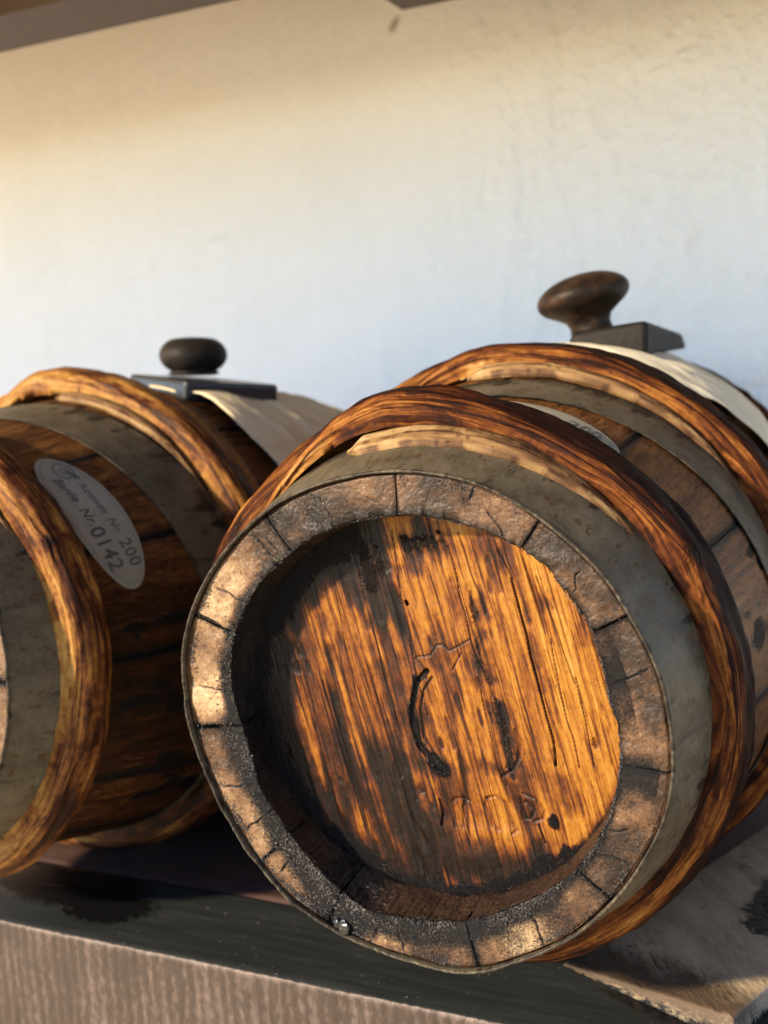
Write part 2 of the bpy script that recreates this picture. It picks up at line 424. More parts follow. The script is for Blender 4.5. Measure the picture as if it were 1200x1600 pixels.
# wedge of weathered wood beside the right barrel
def wedge_obj():
    a = np.array([.0293, .0959]); b = np.array([.1105, .0615])
    e1 = (b - a); L1 = np.linalg.norm(e1); e1 = e1 / L1
    e2 = np.array([-e1[1], e1[0]])
    L2 = .20
    nu, nv = 160, 260
    U, Vv = np.meshgrid(np.linspace(0, 1, nu), np.linspace(0, 1, nv), indexing='ij')
    P = a + e1 * (U[..., None] * L1) + e2 * (Vv[..., None] * L2)
    top = SZ + .0015 + .0112 * U
    s_, t_ = Vv * L2, U * L1                              # grain runs at a slant over the wedge
    gs = s_ * .80 + t_ * .6; gt = -s_ * .6 + t_ * .80
    groove = (1 - ss(0, .18, np.abs(vn(gs * 900, gt * 120, 0, 71)))) * ss(-.1, .6, vn(gs * 120, gt * 60, 0, 72))
    ht = -.0004 * groove + .00025 * fbm(gs * 700, gt * 400, 0, 73, 3)
    edge = np.minimum(np.minimum(s_, L2 - s_), L1 - t_)
    ht -= .0008 * (1 - ss(0, .0012, edge + .0001 * vn(gs * 300, gt * 300, 0, 4)))
    tone = .46 - .28 * groove + .20 * fbm(gs * 120, gt * 30, 0, 75, 4) - .60 * (1 - ss(.006, .034, s_ + .004 * vn(gs * 80, gt * 80, 0, 6))) - .2 * (1 - ss(0, .03, t_))  # front edge painted darker to offset the sun striking it
    c = on_z(1158, 1425, -.139)
    dd = (P[..., 0] - c[0]) * .85 - (P[..., 1] - c[1]) * .15
    tar = ss(-.010, .008, dd + .004 * fbm(gs * 90, gt * 90, 0, 77, 3)) * ss(.055, .085, s_)  # darker towards the right rear of the wedge top
    top3 = np.stack([P[..., 0], P[..., 1], top + ht], -1)
    bot3 = np.stack([P[..., 0], P[..., 1], np.full_like(top, SZ + .0004)], -1)
    n = nu * nv
    Vt = np.concatenate([top3.reshape(-1, 3), bot3.reshape(-1, 3)])
    F = [gridF(nu, nv)]
    i0 = np.arange(nu) * nv
    def side(idx, fl):
        q = np.stack([idx[:-1], idx[1:], idx[1:] + n, idx[:-1] + n], -1)
        return q[:, ::-1] if fl else q
    F += [side(i0, True), side(i0 + nv - 1, False), side(np.arange(nv), False), side((nu - 1) * nv + np.arange(nv), True)]
    gr = np.stack([gs, gt, 0 * gs], -1).reshape(-1, 3)
    F = np.concatenate(F)
    z = np.zeros(n)
    o = mesh_np("wedge", Vt, F, M_wedge, {'grain': np.concatenate([gr, gr + [0, 0, .01]]), 'tone': np.concatenate([tone.ravel(), z + .25]),
                'tar': np.concatenate([tar.ravel(), z + .75])})
    tag(o, "weathered grey brown wooden wedge poking out at the lower right of the right barrel", "wedge")
wedge_obj()

# upper shelf: beam, short board behind it, then added boards, mostly out of frame, that shade the wall
UZ = .40
ya = on_z(373, 0, UZ)[1]; yb = on_z(0, 25, UZ)[1]
o = slab("upper_beam", M_upper, -1.1, .75, yb, ya, UZ, UZ + .028)
tag(o, "brown beam of the shelf above crossing the top left corner", "beam")
cc = on_z(628, 18, UZ)
o = slab("upper_board", M_upper, cc[0], .75, ya + .002, cc[1], UZ + .0005, UZ + .027)
tag(o, "dark board end of the upper shelf at the top centre of the wall", "board")
o = slab("shade_board", M_bounce, -2.4, 1.0, -.42, .585, .565, .585)  # added out of view: keeps sun off the wall, bounces warm light
tag(o, "wide pale board added unseen just above the frame to block sun and bounce warm light", "shelf")
o = slab("shade_board", M_board, -1.4, .9, .0, yb - .002, UZ + .031, UZ + .05)  # added board, stops sky light passing over the beam to the wall
tag(o, "dark red brown board added in front of the upper beam to block sky light", "shelf")

o = slab("sky_blocker", M_board, -1.4, .9, -.022, -.002, .45, .564)  # added and unseen, closes the gap to the sky between the boards
tag(o, "added unseen rail standing on the front edge of the shelf above", "blocker")

# ------------------------------------------------------------------ barrels
def periodic(deg, val, th, sm=3.0):
    """periodic smooth interpolation of radius measured at angles (degrees)"""
    o = np.argsort(np.mod(deg, 360)); d = np.mod(np.array(deg, float)[o], 360); v = np.array(val, float)[o]
    d = np.concatenate([d - 360, d, d + 360]); v = np.tile(v, 3)
    t = np.linspace(0, 360, 1441)
    w = np.interp(t, d, v)[:-1]
    k = int(sm * 4); ker = np.exp(-.5 * (np.arange(-3 * k, 3 * k + 1) / k) ** 2); ker /= ker.sum()
    w = np.convolve(np.concatenate([w[-3 * k:], w, w[:3 * k]]), ker, 'valid')
    return np.interp(np.mod(np.degrees(th), 360), np.linspace(0, 360, 1441), np.append(w, w[0]))

RIM_OUT = [(167, .1043), (158, .1037), (145, .1018), (131, .1004), (123, .1), (111, .0988), (101, .098), (90, .0983), (77, .0987), (70, .0991),
           (57, .0983), (46, .0982), (37, .0989), (29, .0985), (21, .0992), (15, .1002), (9, .0998), (2, .1001), (-5, .1006), (-15, .1003),
           (-26, .0989), (-38, .0985), (-52, .0989), (-64, .099), (-75, .1012), (-84, .1013), (-91, .0995), (-103, .0991), (-115, .0998),
           (-127, .1011), (-137, .0998), (-149, .0992), (-163, .0999), (-172, .1016), (178, .1026)]
RIM_IN = [(91, .0804), (103, .08), (117, .0802), (127, .0803), (140, .0815), (151, .082), (163, .0823), (171, .0814), (-174, .0768), (-163, .0761),
          (-148, .0785), (-134, .078), (-120, .0811), (-107, .084), (-91, .081), (-74, .0802), (-61, .0794), (-49, .0798), (-38, .081),
          (-27, .0813), (-13, .0811), (-5, .0812), (6, .0803), (11, .0786), (23, .081), (29, .0826), (39, .0825), (47, .0841), (56, .0835),
          (62, .0831), (71, .0817)]
LEN = .52

class Spec: pass

def make_barrel(S):
    root = link("barrel", None)
    root.empty_display_size = .05
    base = Vector((0, .26, -S.rmax))
    root.matrix_world = S.M @ Matrix.Translation(base)
    off = -base
    def part(o):
        o.location = off
        return o
    Rb = lambda y: S.rmax - S.drop * ((.26 - y) / .26) ** 2
    ro = lambda th: periodic([a for a, _ in S.out], [b for _, b in S.out], th, 2.0)
    ri = lambda th: periodic([a for a, _ in S.inn], [b for _, b in S.inn], th, 1.5)
    def Rs(y, th):
        return Rb(y) + (ro(th) - .0019 - Rb(0)) * (1 - ss(0, .05, y))
    sd = S.seed
    rnd = random.Random(sd)
    # ---- staves
    js = sorted([j for j in S.joints])
    ns = len(js)
    for k in range(ns):
        a0 = js[k]; a1 = js[(k + 1) % ns]
        if a1 <= a0: a1 += 360
        stepd = .25 * S.res
        n = max(8, int((a1 - a0) / stepd))
        gap0 = math.degrees(.00042 / .09) * S.gap.get(k, 1.0)
        ga = S.gap.get(k, 1.0); gb = S.gap.get((k + 1) % ns, 1.0)
        a0g = a0 + math.degrees(.00011 / .09) * ga; a1g = a1 - math.degrees(.00011 / .09) * gb
        e = np.array([0, .0006 / .09 * 57.3 * .3, .0006 / .09 * 57.3])
        th = np.radians(np.concatenate([[a0g], a0g + e, np.linspace(a0g + .75, a1g - .75, n), a1g - e[::-1], [a1g]]))
        endf = np.zeros(len(th)); endf[[0, -1]] = 1.0; endf[[1, -2]] = .25
        # path: outer back -> front, end grain outward -> inward, chime wall front -> back
        po = np.concatenate([np.linspace(LEN - .003, .14, 40), np.linspace(.139, .04, 60), np.linspace(.039, .0006, 34)])
        pf = np.linspace(0, 1, int(46 / S.res))
        pi = np.concatenate([np.linspace(.0005, .026, int(44 / S.res)), [.03, .05]])
        NP = len(po) + len(pf) + len(pi)
        T = np.repeat(th[:, None], NP, 1)
        Yv = np.zeros_like(T); Rv = np.zeros_like(T)
        kind = np.concatenate([np.zeros(len(po)), np.ones(len(pf)), np.full(len(pi), 2)])[None, :] * np.ones_like(T)
        T1 = T[:, :1]
        rso = Rs(po[None, :], np.repeat(T1, len(po), 1))
        rin = ri(T1) + .0005 * fbm(T1 * 60, 0 * T1 + k, 0, sd + 5, 3)
        Yv[:, :len(po)] = po; Rv[:, :len(po)] = rso
        rr_o = Rs(np.zeros_like(T1), T1)
        Rv[:, len(po):len(po) + len(pf)] = rr_o + (rin - rr_o) * pf
        edgeR = 1 - np.minimum(1, np.minimum(pf, 1 - pf) / .06)
        Yv[:, len(po):len(po) + len(pf)] = edgeR ** 2 * .0008
        hr = .0797 - .0002
        tt = ss(0, .022, pi)[None, :]
        Yv[:, len(po) + len(pf):] = pi + .0008
        Rv[:, len(po) + len(pf):] = rin + (hr - rin) * tt
        rmid = (Rs(Yv, T) * .5 + Rv * 0 + .5 * (Rb(Yv) - .02))
        # roughness of the end grain and the chime wall
        XX, ZZ = Rv * np.cos(T), Rv * np.sin(T)
        rough = .00022 * fbm(XX * 900, ZZ * 900, Yv * 900, sd + 11, 3) + .0008 * fbm(XX * 110, ZZ * 110, Yv * 110, sd + 12, 3)
        lumps = np.abs(fbm(XX * 620, ZZ * 620, 0, sd + 91, 3)) * 2
        frac = np.clip((Rv - ri(T)) / np.maximum(1e-4, ro(T) - .0019 - ri(T)), 0, 1)
        tdeg = np.degrees(T) % 360
        dj = np.minimum(np.abs(T - T[0, 0]), np.abs(T[-1, 0] - T)) * .09      # distance to a joint, metres
        step = rnd.uniform(-.0003, .0003)
        Yv = Yv - np.where(kind == 1, .0005 * lumps * np.clip(periodic([0, 90, 130, 180, 215, 247, 285, 335], [.3, .0, .1, .6, .9, 1.2, .9, .3], T, 4), 0, 1) * ss(.75, .3, frac), 0)
        Yv = Yv + np.where(kind == 1, rough + step + .0012 * np.exp(-(((tdeg - 185) / 45) ** 2)), 0) + np.where(kind == 1, .0008 * np.exp(-dj / .0005), 0)
        Rv = Rv - np.where(kind == 2, rough * 1.2, 0) + np.where(kind == 0, .00025 * fbm(T * 12, Yv * 18, 0, sd + 14, 3), 0)
        # chips out of the inner arris
        chip = ss(.1, .6, vn(T * 30, 0 * T + sd, 0, sd + 16)) * np.where(kind == 1, np.exp(-frac / .12), 0)
        Yv = Yv + chip * .0016
        # residue
        nz_ = fbm(XX * 110, ZZ * 110, 0, sd + 18, 4)
        lowleft = periodic([0, 40, 90, 130, 165, 190, 215, 235, 247, 262, 285, 310, 335], [.15, .10, .12, .22, .40, .80, .85, 1.0, 1.35, 1.0, .80, .60, .25], T, 4)
        if S.main:
            inner = ss(.62, .12, frac / np.maximum(.05, lowleft) * .75)
            tarf = lowleft * .35 + .75 * inner * lowleft + .30 * nz_ + .6 * np.exp(-dj / .0010)
            tarf += .55 * np.exp(-(((tdeg - 14) / 11) ** 2)) * (frac < .42) + .5 * np.exp(-(((tdeg + 0 - 352) / 5) ** 2)) * (frac < .8)
            tarf += .35 * np.exp(-(((tdeg - 300) / 10) ** 2)) * (frac > .2)
            tarf += .8 * np.exp(-(((tdeg - 247) / 5.5) ** 2))
            # sunlight on the rim, painted into its tone as brighter patches
            crk = np.zeros_like(T)
            worn = .9 * np.exp(-(((tdeg - 149) / 12) ** 2)) + .8 * np.exp(-(((tdeg - 178) / 9) ** 2)) + .9 * np.exp(-(((tdeg - 208) / 13) ** 2)) \
                + .55 * np.exp(-(((tdeg - 228) / 7) ** 2)) + .7 * np.exp(-(((tdeg - 260) / 6) ** 2)) + .65 * np.exp(-(((tdeg - 296) / 9) ** 2)) + .35 * np.exp(-(((tdeg - 95) / 16) ** 2))
            worn *= ss(.12, .35, frac)
            tarf -= .35 * worn
            tone = .31 + .44 * worn + .50 * fbm(XX * 75, ZZ * 75, Yv * 75, sd + 21, 5, .6) + rnd.uniform(-.05, .07)
            tone -= .25 * ss(.25, .0, frac)
            for (cd_, f0, f1, sl_, wd_) in ((131, .1, .9, 4, .25), (128.5, .0, .6, -3, .2), (148, .1, .8, 3, .3), (158, .0, 1, -2, .25), (97, .35, .5, 20, .2), (66, .0, .55, 26, .25), (72, .6, 1, -6, .2),
                                            (41, .2, .7, 10, .2), (16, .1, .9, 5, .2), (-22, .0, .5, 6, .22), (-58, .3, 1, -4, .25), (-30, .2, .9, 3, .2), (203, .1, .9, -5, .25), (214, .3, .9, 4, .25), (228, .1, .8, 3, .3),
                                            (-96, .1, .9, 2, .25), (-103, .4, 1, -2, .2), (110, .2, .8, 5, .2), (176, .1, .8, -4, .2)):
                dc = np.abs((tdeg - cd_ - .5 * sl_ * (frac - .5) - .7 * vn(frac * 4 + cd_, 0 * frac, 0, 77) - .12 * vn(frac * 22 + cd_, 0 * frac, 0, 78) + 180) % 360 - 180)
                m_ = (1 - ss(wd_ * .5, wd_ * 1.4, dc)) * ss(f0 - .05, f0 + .1, frac) * (1 - ss(f1 - .1, f1 + .05, frac))
                crk = np.maximum(crk, m_)
            tone -= .5 * crk; tarf += .35 * crk; Yv = Yv + np.where(kind == 1, .0009 * crk, 0)
            strk = (1 - ss(0, .16, np.abs(vn(XX * 180 + 3 * nz_, ZZ * 60, 0, sd + 40)))) * ss(.0, .5, vn(XX * 50, ZZ * 50, 0, sd + 41))
            tone -= .3 * strk
        else:
            tarf = .15 + .4 * nz_ + .6 * np.exp(-dj / .002)
            tone = .62 + .25 * nz_
        wallt = np.where(kind == 2, 1, 0)
        tarw = S.main * (.18 + .75 * np.exp(-(((tdeg - 168) / 32) ** 2)) + .6 * np.exp(-(((tdeg - 247) / 7) ** 2)) + .3 * nz_) * np.where(Yv < .019, 1, 1.8)
        tar = np.where(kind == 1, tarf, np.where(kind == 2, tarw, 0))
        # outside of the stave
        ot = .52 + .22 * fbm(T * 40, Yv * 25, 0, sd + 25 + k, 4) + rnd.uniform(-.08, .08) - .5 * np.exp(-dj / .0012)
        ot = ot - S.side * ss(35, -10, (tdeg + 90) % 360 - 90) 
        otar = .9 * np.exp(-dj / .0012) + S.darkstain * ss(.15, .7, fbm(T * 9, Yv * 30, 0, sd + 27, 3) + S.stainbias(tdeg, Yv))
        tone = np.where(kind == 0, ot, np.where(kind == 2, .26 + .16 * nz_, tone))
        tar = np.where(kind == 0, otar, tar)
        # side walls: first and last columns go inside the thickness
        Rm = np.where(kind == 0, Rv - .012, np.where(kind == 1, Rv, Rv + .008))
        Ym = np.where(kind == 1, Yv + .013, Yv)
        Rv = Rv + (Rm - Rv) * (endf[:, None] >= 1); Yv = Yv + (Ym - Yv) * (endf[:, None] >= 1)
        V = np.stack([Rv * np.cos(T), Yv, Rv * np.sin(T)], -1)
        grain = np.where((kind == 0)[..., None], np.stack([T * .12, Yv, Rv], -1), V)
        FF = gridF(len(th), NP)
        fm = np.where(kind[0][FF[:, 0] % NP] == 0, 0, 1)
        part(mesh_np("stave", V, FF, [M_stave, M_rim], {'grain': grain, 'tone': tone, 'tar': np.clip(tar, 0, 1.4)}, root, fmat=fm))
    # ---- heads
    def head(y0, name, full):
        st = (.0003 if full else .0012)
        hr = .0818
        ax = np.arange(-hr, hr + st, st); m = len(ax)
        X, Z = np.meshgrid(ax, ax, indexing='ij')
        ok = X ** 2 + Z ** 2 < hr ** 2
        fk = gridF(m, m)
        fk = fk[ok.ravel()[fk].all(1)]
        if full and S.main:
            hgt, tone, tar, gr = head_paint(X, Z, y0)
        else:
            gr = np.stack([X * .97 + Z * .22, -X * .22 + Z * .97, 0 * X], -1)
            hgt = .0003 * fbm(gr[..., 0] * 400, gr[..., 1] * 30, 0, sd, 3); tone = .6 + .25 * fbm(gr[..., 0] * 120, gr[..., 1] * 12, 0, sd, 3); tar = 0 * X
        V = np.stack([X, y0 - hgt, Z], -1)
        used = np.zeros(m * m, int); used[fk.ravel()] = 1
        idx = np.cumsum(used) - 1; sel = used.astype(bool)
        return part(mesh_np(name, V.reshape(-1, 3)[sel], idx[fk], M_head if S.main else M_head2,
                    {'grain': gr.reshape(-1, 3)[sel], 'tone': tone.ravel()[sel], 'tar': tar.ravel()[sel]}, root))
    head(.0218, "head", True)
    head(LEN - .022, "head", False)
    # ---- metal hoops
    def band(y0f, y1f, th0=0, lip=False, seedo=0):
        n = int(1080 / S.res); nv = 44 if lip else 30
        th = np.linspace(0, 2 * math.pi, n, endpoint=False)
        T = np.repeat(th[:, None], nv, 1)
        v = np.linspace(0, 1, nv)[None, :] * np.ones_like(T)
        tdeg = np.degrees(T) % 360
        y0 = y0f(tdeg); y1 = y1f(tdeg)
        Y = y0 + (y1 - y0) * v
        wr = .0004 * fbm(T * 14, Y * 60, 0, sd + 50 + seedo, 3)
        if lip:
            R1 = Rs(np.maximum(Y, 0), T) + .0019 * 1.0
            Y = Y + (1 - ss(0, .15, v)) * (.0007 * fbm(T * 10, 0 * T, 0, sd + 53, 3) + .0003 * fbm(T * 60, 0 * T, 0, sd + 54, 2))
            R1 = R1 + wr * ss(.1, .4, v)
        else:
            R1 = Rs(Y, T) + .0010 + wr * .6 + .0006 * (1 - ss(0, .06, np.minimum(v, 1 - v)))
        th_ = .0013 if lip else .0008
        Rin = R1 - th_
        # closed loop: outer front->back, inner back->front
        Yl = np.concatenate([Y[:, :1] + 0, Y, Y[:, ::-1]], 1); Rl = np.concatenate([(R1[:, :1] + Rin[:, :1]) / 2, R1, Rin[:, ::-1]], 1)
        Yl[:, 0] -= .0006 if lip else .0002
        Tl = np.repeat(th[:, None], Yl.shape[1], 1)
        V = np.stack([Rl * np.cos(Tl), Yl, Rl * np.sin(Tl)], -1)
        gr = np.stack([Tl * .11, Yl, Rl * .3], -1)
        vv = np.concatenate([v[:, :1], v, v[:, ::-1]], 1)
        td = np.degrees(Tl) % 360
        tar = .50 * (1 - ss(0, .05, vv)) + .35 * ss(.85, 1, vv) * ss(-.4, .4, vn(Tl * 8, 0 * Tl, 0, sd + 60))
        tar = tar + .55 * ss(.35, .95, vv) * (1 - ss(1, 1.01, vv)) * ss(-.35, .3, fbm(Tl * 5, vv * 2.5, 0, sd + 66, 4)) + .45 * ss(.10, .5, fbm(Tl * 22, vv * 1.2, 0, sd + 67, 4))
        if lip and S.main:
            tar += .9 * np.exp(-(((td - 244) / 3.0) ** 2)) * (vv < .4)
        return part(mesh_np("metal_hoop", V, gridF(n, Yl.shape[1], True, True), M_metal, {'grain': gr, 'tar': tar}, root))
    band(lambda t: -.0016 + 0 * t, lambda t: .037 + 0 * t, lip=True)
    # the mid hoops sit a little skewed on the staves
    sk = lambda t: np.clip((88 - np.where(t > 270, t - 360, t)), -60, 130)
    band(lambda t: S.m2[0] + .00045 * sk(t), lambda t: S.m2[1] + .00045 * sk(t), seedo=3)
    band(lambda t: LEN - S.m2[1] + 0 * t, lambda t: LEN - S.m2[0] + 0 * t, seedo=6)
    band(lambda t: LEN - .036 + 0 * t, lambda t: LEN - .002 + 0 * t, seedo=9)
    # ---- split wood hoops, their two tapered ends lapped over each other
    def wood_hoop(yc, rout, width, ths, the, sdo, strip=None, lift=.0):
        """runs clockwise from its front end at angle ths (deg) down to the (deg, < ths - 300); the tail ends behind"""
        n = int((ths - the) / (.30 * S.res)); m = 64
        s = np.linspace(0, 1, n)
        deg = ths + (the - ths) * s
        th = np.radians(deg)[:, None]
        ph = np.linspace(0, 2 * math.pi, m, endpoint=False)[None, :]
        T = np.repeat(th, m, 1); PH = np.repeat(ph, n, 0)
        arc = (ths - deg)[:, None]; tail = (deg - the)[:, None]
        ov = ths - the - 360
        # width and height along the strip
        wS = .26 + .74 * ss(0, ov * .95, arc); wE = .34 + .66 * ss(0, ov * 1.1, tail)
        wd = width * np.minimum(wS, wE) * (1 + .07 * fbm(arc / 25 + sdo, 0 * arc, 0, sd + sdo, 3))
        base_t = rout - Rb(yc)
        hh = base_t * np.minimum(.22 + .78 * ss(ov * .1, ov * .95, arc), .40 + .60 * ss(0, ov * .4, tail)) * (1 + .07 * fbm(arc / 18 + 5, 0 * arc, 0, sd + sdo + 3, 3))
        yoff = -.0055 * (1 - ss(0, ov * 1.0, arc)) + .0190 * (1 - ss(0, ov * 1.1, tail)) + .0012 * fbm(arc / 30, 0 * arc, 0, sd + sdo + 5, 2)
        lf = lift * np.exp(-((arc - ov * .85) / (ov * .45)) ** 2)
        cs, sn = np.cos(PH), np.sin(PH)
        # D-shaped section, steep front, rounded back
        dy = wd / 2 * np.sign(cs) * np.abs(cs) ** .75
        up = np.where(sn > 0, np.abs(sn) ** .48, -.04 * np.abs(sn))
        skew = np.where(sn > 0, -.0025 * sn, 0)
        Y = yc + yoff + dy + skew
        R = Rs(Y, T) + hh * up + lf + .0005
        knots = np.exp(-((arc - S.knot[sdo]) / 2.2) ** 2) * np.exp(-((PH - 2.2) / .5) ** 2)
        R = R + .0015 * fbm(arc / 11, PH * 2.2, 0, sd + sdo + 7, 3) * (sn > 0) + .0011 * fbm(arc / 12, PH * 8, 0, sd + sdo + 8, 4) * (sn > 0) + .0015 * knots
        Y = Y + .0009 * fbm(arc / 7, PH * 3, 0, sd + sdo + 19, 3)
        V = np.stack([R * np.cos(T), Y, R * np.sin(T)], -1)
        gr = np.stack([PH * .009 + .0007 * vn(arc / 14, PH * 2, 0, 3), np.broadcast_to(arc * math.pi / 180 * .12, T.shape) + .002 * np.exp(-((arc - S.knot[sdo]) / 3) ** 2) * np.sin(PH * 6), R * 0], -1)
        strk = fbm(arc / 14, PH * 3.0, 0, sd + sdo + 9, 4)
        # outer bark side darker, front split face paler
        bark = ss(2.35, 1.55, PH) * (1 - .35 * ss(1.2, .5, PH))
        tone = S.htone + .30 * strk + .20 * fbm(arc / 30, PH * 1.1, 0, sd + sdo + 12, 3) - S.bark * bark - .35 * knots
        tone = tone + .18 * ss(ov * 1.6, ov * .3, arc) - .30 * (1 - ss(0, ov * .35, arc))
        tone += S.lit[sdo](deg)[:, None] * (.4 + .6 * ss(1.6, 2.6, PH))  # light and shade by angle, put into the hoop tone
        tone = tone - .26 * ss(.12, .45, fbm(arc / 22, PH * 2.0, 0, sd + sdo + 31, 4)) - .2 * ss(.15, .4, fbm(arc / 5, PH * 5.0, 0, sd + sdo + 33, 4))
        tar = .12 * ss(.2, .8, fbm(arc / 12, PH * 2, 0, sd + sdo + 14, 3)) + .35 * knots
        F = gridF(n, m, False, True)
        caps = []
        Vf = V.reshape(-1, 3)
        for e0, fl in ((0, True), (n - 1, False)):
            cidx = len(Vf); Vf = np.vstack([Vf, Vf[e0 * m:(e0 + 1) * m].mean(0)])
            for j in range(m):
                a_, b_ = e0 * m + j, e0 * m + (j + 1) % m
                caps.append((a_, b_, cidx, cidx) if not fl else (b_, a_, cidx, cidx))
        ext = lambda A: np.concatenate([A.reshape(-1), [.3, .3]])
        Vall = Vf; GR = np.vstack([gr.reshape(-1, 3), [[0, 0, 0], [0, 0, 0]]])
        me_o = mesh_np("wooden_hoop", Vall, F, S.hoopmat, {'grain': GR, 'tone': ext(tone), 'tar': ext(tar)}, root)
        import bmesh
        bm = bmesh.new(); bm.from_mesh(me_o.data); bm.verts.ensure_lookup_table()
        for a_, b_, c_, _ in caps:
            f = bm.faces.new((bm.verts[a_], bm.verts[b_], bm.verts[c_])); f.smooth = True
        bm.to_mesh(me_o.data); bm.free()
        part(me_o)
        if strip:
            d0, d1, sw, shh = strip
            n2 = int((d0 - d1) / .3); m2 = 22
            dg = np.linspace(d0, d1, n2)[:, None]; T2 = np.repeat(np.radians(dg), m2, 1); P2 = np.repeat(np.linspace(0, 2 * math.pi, m2, endpoint=False)[None, :], n2, 0)
            q = (d0 - dg) / (d0 - d1)
            taper = np.minimum(ss(0, .06, q) * .6 + .4, ss(1.0, .35, q) + .05)
            w2 = sw * taper * (1 + .14 * fbm(dg / 14, 0 * dg, 0, sd + 81, 4))
            Y2 = yc - width / 2 - .0020 - .0020 * taper + w2 / 2 * np.cos(P2) * 1.0
            R2 = Rs(Y2, T2) + .0006 + shh * taper * np.where(np.sin(P2) > 0, np.abs(np.sin(P2)) ** .5, 0) * (1 + .12 * fbm(dg / 9, P2 * 2, 0, sd + 82, 3)) + .00045 * fbm(dg / 4, P2 * 9, 0, sd + 83, 3)
            V2 = np.stack([R2 * np.cos(T2), Y2, R2 * np.sin(T2)], -1)
            g2 = np.stack([P2 * .006, np.broadcast_to(dg * .0021, P2.shape), 0 * P2], -1)
            tn = .66 + .45 * fbm(dg / 8, P2 * 4, 0, sd + 84, 5) - .42 * q - .3 * ss(.1, .4, fbm(dg / 4, P2 * 2, 0, sd + 85, 4))
            sp = mesh_np("split_strip", V2, gridF(n2, m2, False, True), M_strip, {'grain': g2, 'tone': tn, 'tar': 0 * tn + .05}, me_o)
            sp['label'] = "pale splintered strip of the split hoop"
        return me_o
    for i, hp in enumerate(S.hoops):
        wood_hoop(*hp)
    # ---- oval paper label
    def surf(thd, y, d):
        t = np.radians(thd); r = Rs(y, t) + d
        return np.stack([r * np.cos(t), y, r * np.sin(t)], -1)
    L = S.label
    def lab(u, v, d):
        """u along the label (metres, reading direction), v up; reading direction runs down the barrel side"""
        ca, sa = math.cos(L['rot']), math.sin(L['rot'])
        U = u * ca - v * sa; W = u * sa + v * ca
        return surf(L['th'] - np.degrees(U / L['r']), L['y'] + W, d)
    nr, na = 14, 96
    rr = np.linspace(0, 1, nr)[:, None]; an = np.linspace(0, 2 * math.pi, na, endpoint=False)[None, :]
    def oval(a, b, d, r0=0):
        q = r0 + (1 - r0) * rr
        return lab(a * q * np.cos(an), b * q * np.sin(an), d)
    V = oval(L['a'], L['b'], .0009)
    lo = part(mesh_np("paper_label", V, gridF(nr, na, False, True), M_paper, {}, root))
    lo['label'] = L['label']
    for (sc, w) in ((.93, .00022),):
        a1, b1 = L['a'] * sc, L['b'] * (1 - (1 - sc) * 1.7)
        q = np.array([0, 1])[:, None]
        V = lab((a1 - w * q) * np.cos(an), (b1 - w * q) * np.sin(an), .00115)
        mesh_np("printed_border", V, gridF(2, na, False, True), M_ink, {}, lo)
    def text(body, size, u, v, shear=0, sx=1.0, bold=0.0):
        cu = bpy.data.curves.new("lettering", 'FONT'); cu.body = body; cu.size = size; cu.shear = shear
        cu.resolution_u = 3; cu.offset = bold; cu.space_character = 1.08
        tmp = bpy.data.objects.new("lettering", cu); C.objects.link(tmp)
        bpy.context.view_layer.update()
        me = bpy.data.meshes.new_from_object(tmp.evaluated_get(bpy.context.evaluated_depsgraph_get()))
        bpy.data.objects.remove(tmp); bpy.data.curves.remove(cu)
        co = np.zeros(len(me.vertices) * 3, np.float32); me.vertices.foreach_get('co', co); co = co.reshape(-1, 3)
        P = lab(u + co[:, 0] * sx, v + co[:, 1], .00125)
        me.vertices.foreach_set('co', P.astype(np.float32).ravel()); me.materials.clear(); me.materials.append(M_ink)
        return link("lettering", me, lo)
    def stroke(pts, w):
        pts = np.array(pts, float); d = np.gradient(pts, axis=0); nrm = np.stack([-d[:, 1], d[:, 0]], -1); nrm /= np.linalg.norm(nrm, axis=1)[:, None] + 1e-9
        wv = w * (1 if np.isscalar(w) else 1)
        A, B = pts + nrm * w / 2, pts - nrm * w / 2
        V = np.stack([lab(A[:, 0], A[:, 1], .0012), lab(B[:, 0], B[:, 1], .0012)], 1)
        return V, gridF(len(pts), 2)
    h_ = L['b']; a_ = L['a']
    text("Azienda", .0062, -.46 * a_, .22 * h_, .35)
    text("Nr.", .0066, .10 * a_, .22 * h_, .3)
    text("200", .0098, .40 * a_, .16 * h_, 0, 1.0, .0001)
    text("Barile", .0070, -.64 * a_, -.38 * h_, .35, 1.0, .0001)
    text("Nr.", .0078, -.14 * a_, -.42 * h_, .3, 1.0, .0001)
    text("0142", .0120, .15 * a_, -.56 * h_, 0, 1.0, .0002)
    # emblem: open ring with a zigzag crest
    Vs, Fs, nn = [], [], 0
    cx, cy, rr_ = -.70 * a_, .22 * h_, .0048
    t = np.linspace(.9, 6.6, 40)
    ems = [(np.stack([cx + rr_ * 1.25 * np.cos(t), cy + rr_ * np.sin(t)], -1), .0006)]
    t = np.linspace(0, 9, 60)
    ems.append((np.stack([cx + (.0008 + .00028 * t) * np.cos(t), cy + (.0008 + .00022 * t) * np.sin(t)], -1), .0004))
    for dx_, dy_, l_ in ((.2, .1, .0026), (.55, .35, .0032), (.9, .2, .003), (1.15, .55, .0028)):
        t = np.linspace(0, 1, 5)
        ems.append((np.stack([cx + dx_ * rr_ + l_ * t, cy + dy_ * rr_ + l_ * (.9 - t * .3) * np.sin(t * 3)], -1), .0009))
    for pts, w in ems:
        V_, F_ = stroke(pts, w); Vs.append(V_.reshape(-1, 3)); Fs.append(F_ + nn); nn += V_.size // 3
    mesh_np("printed_emblem", np.concatenate(Vs), np.concatenate(Fs), M_ink, {}, lo)
    tag(root, S.text, "barrel", "small wooden barrels lying on the shelf")
    return root, Rs

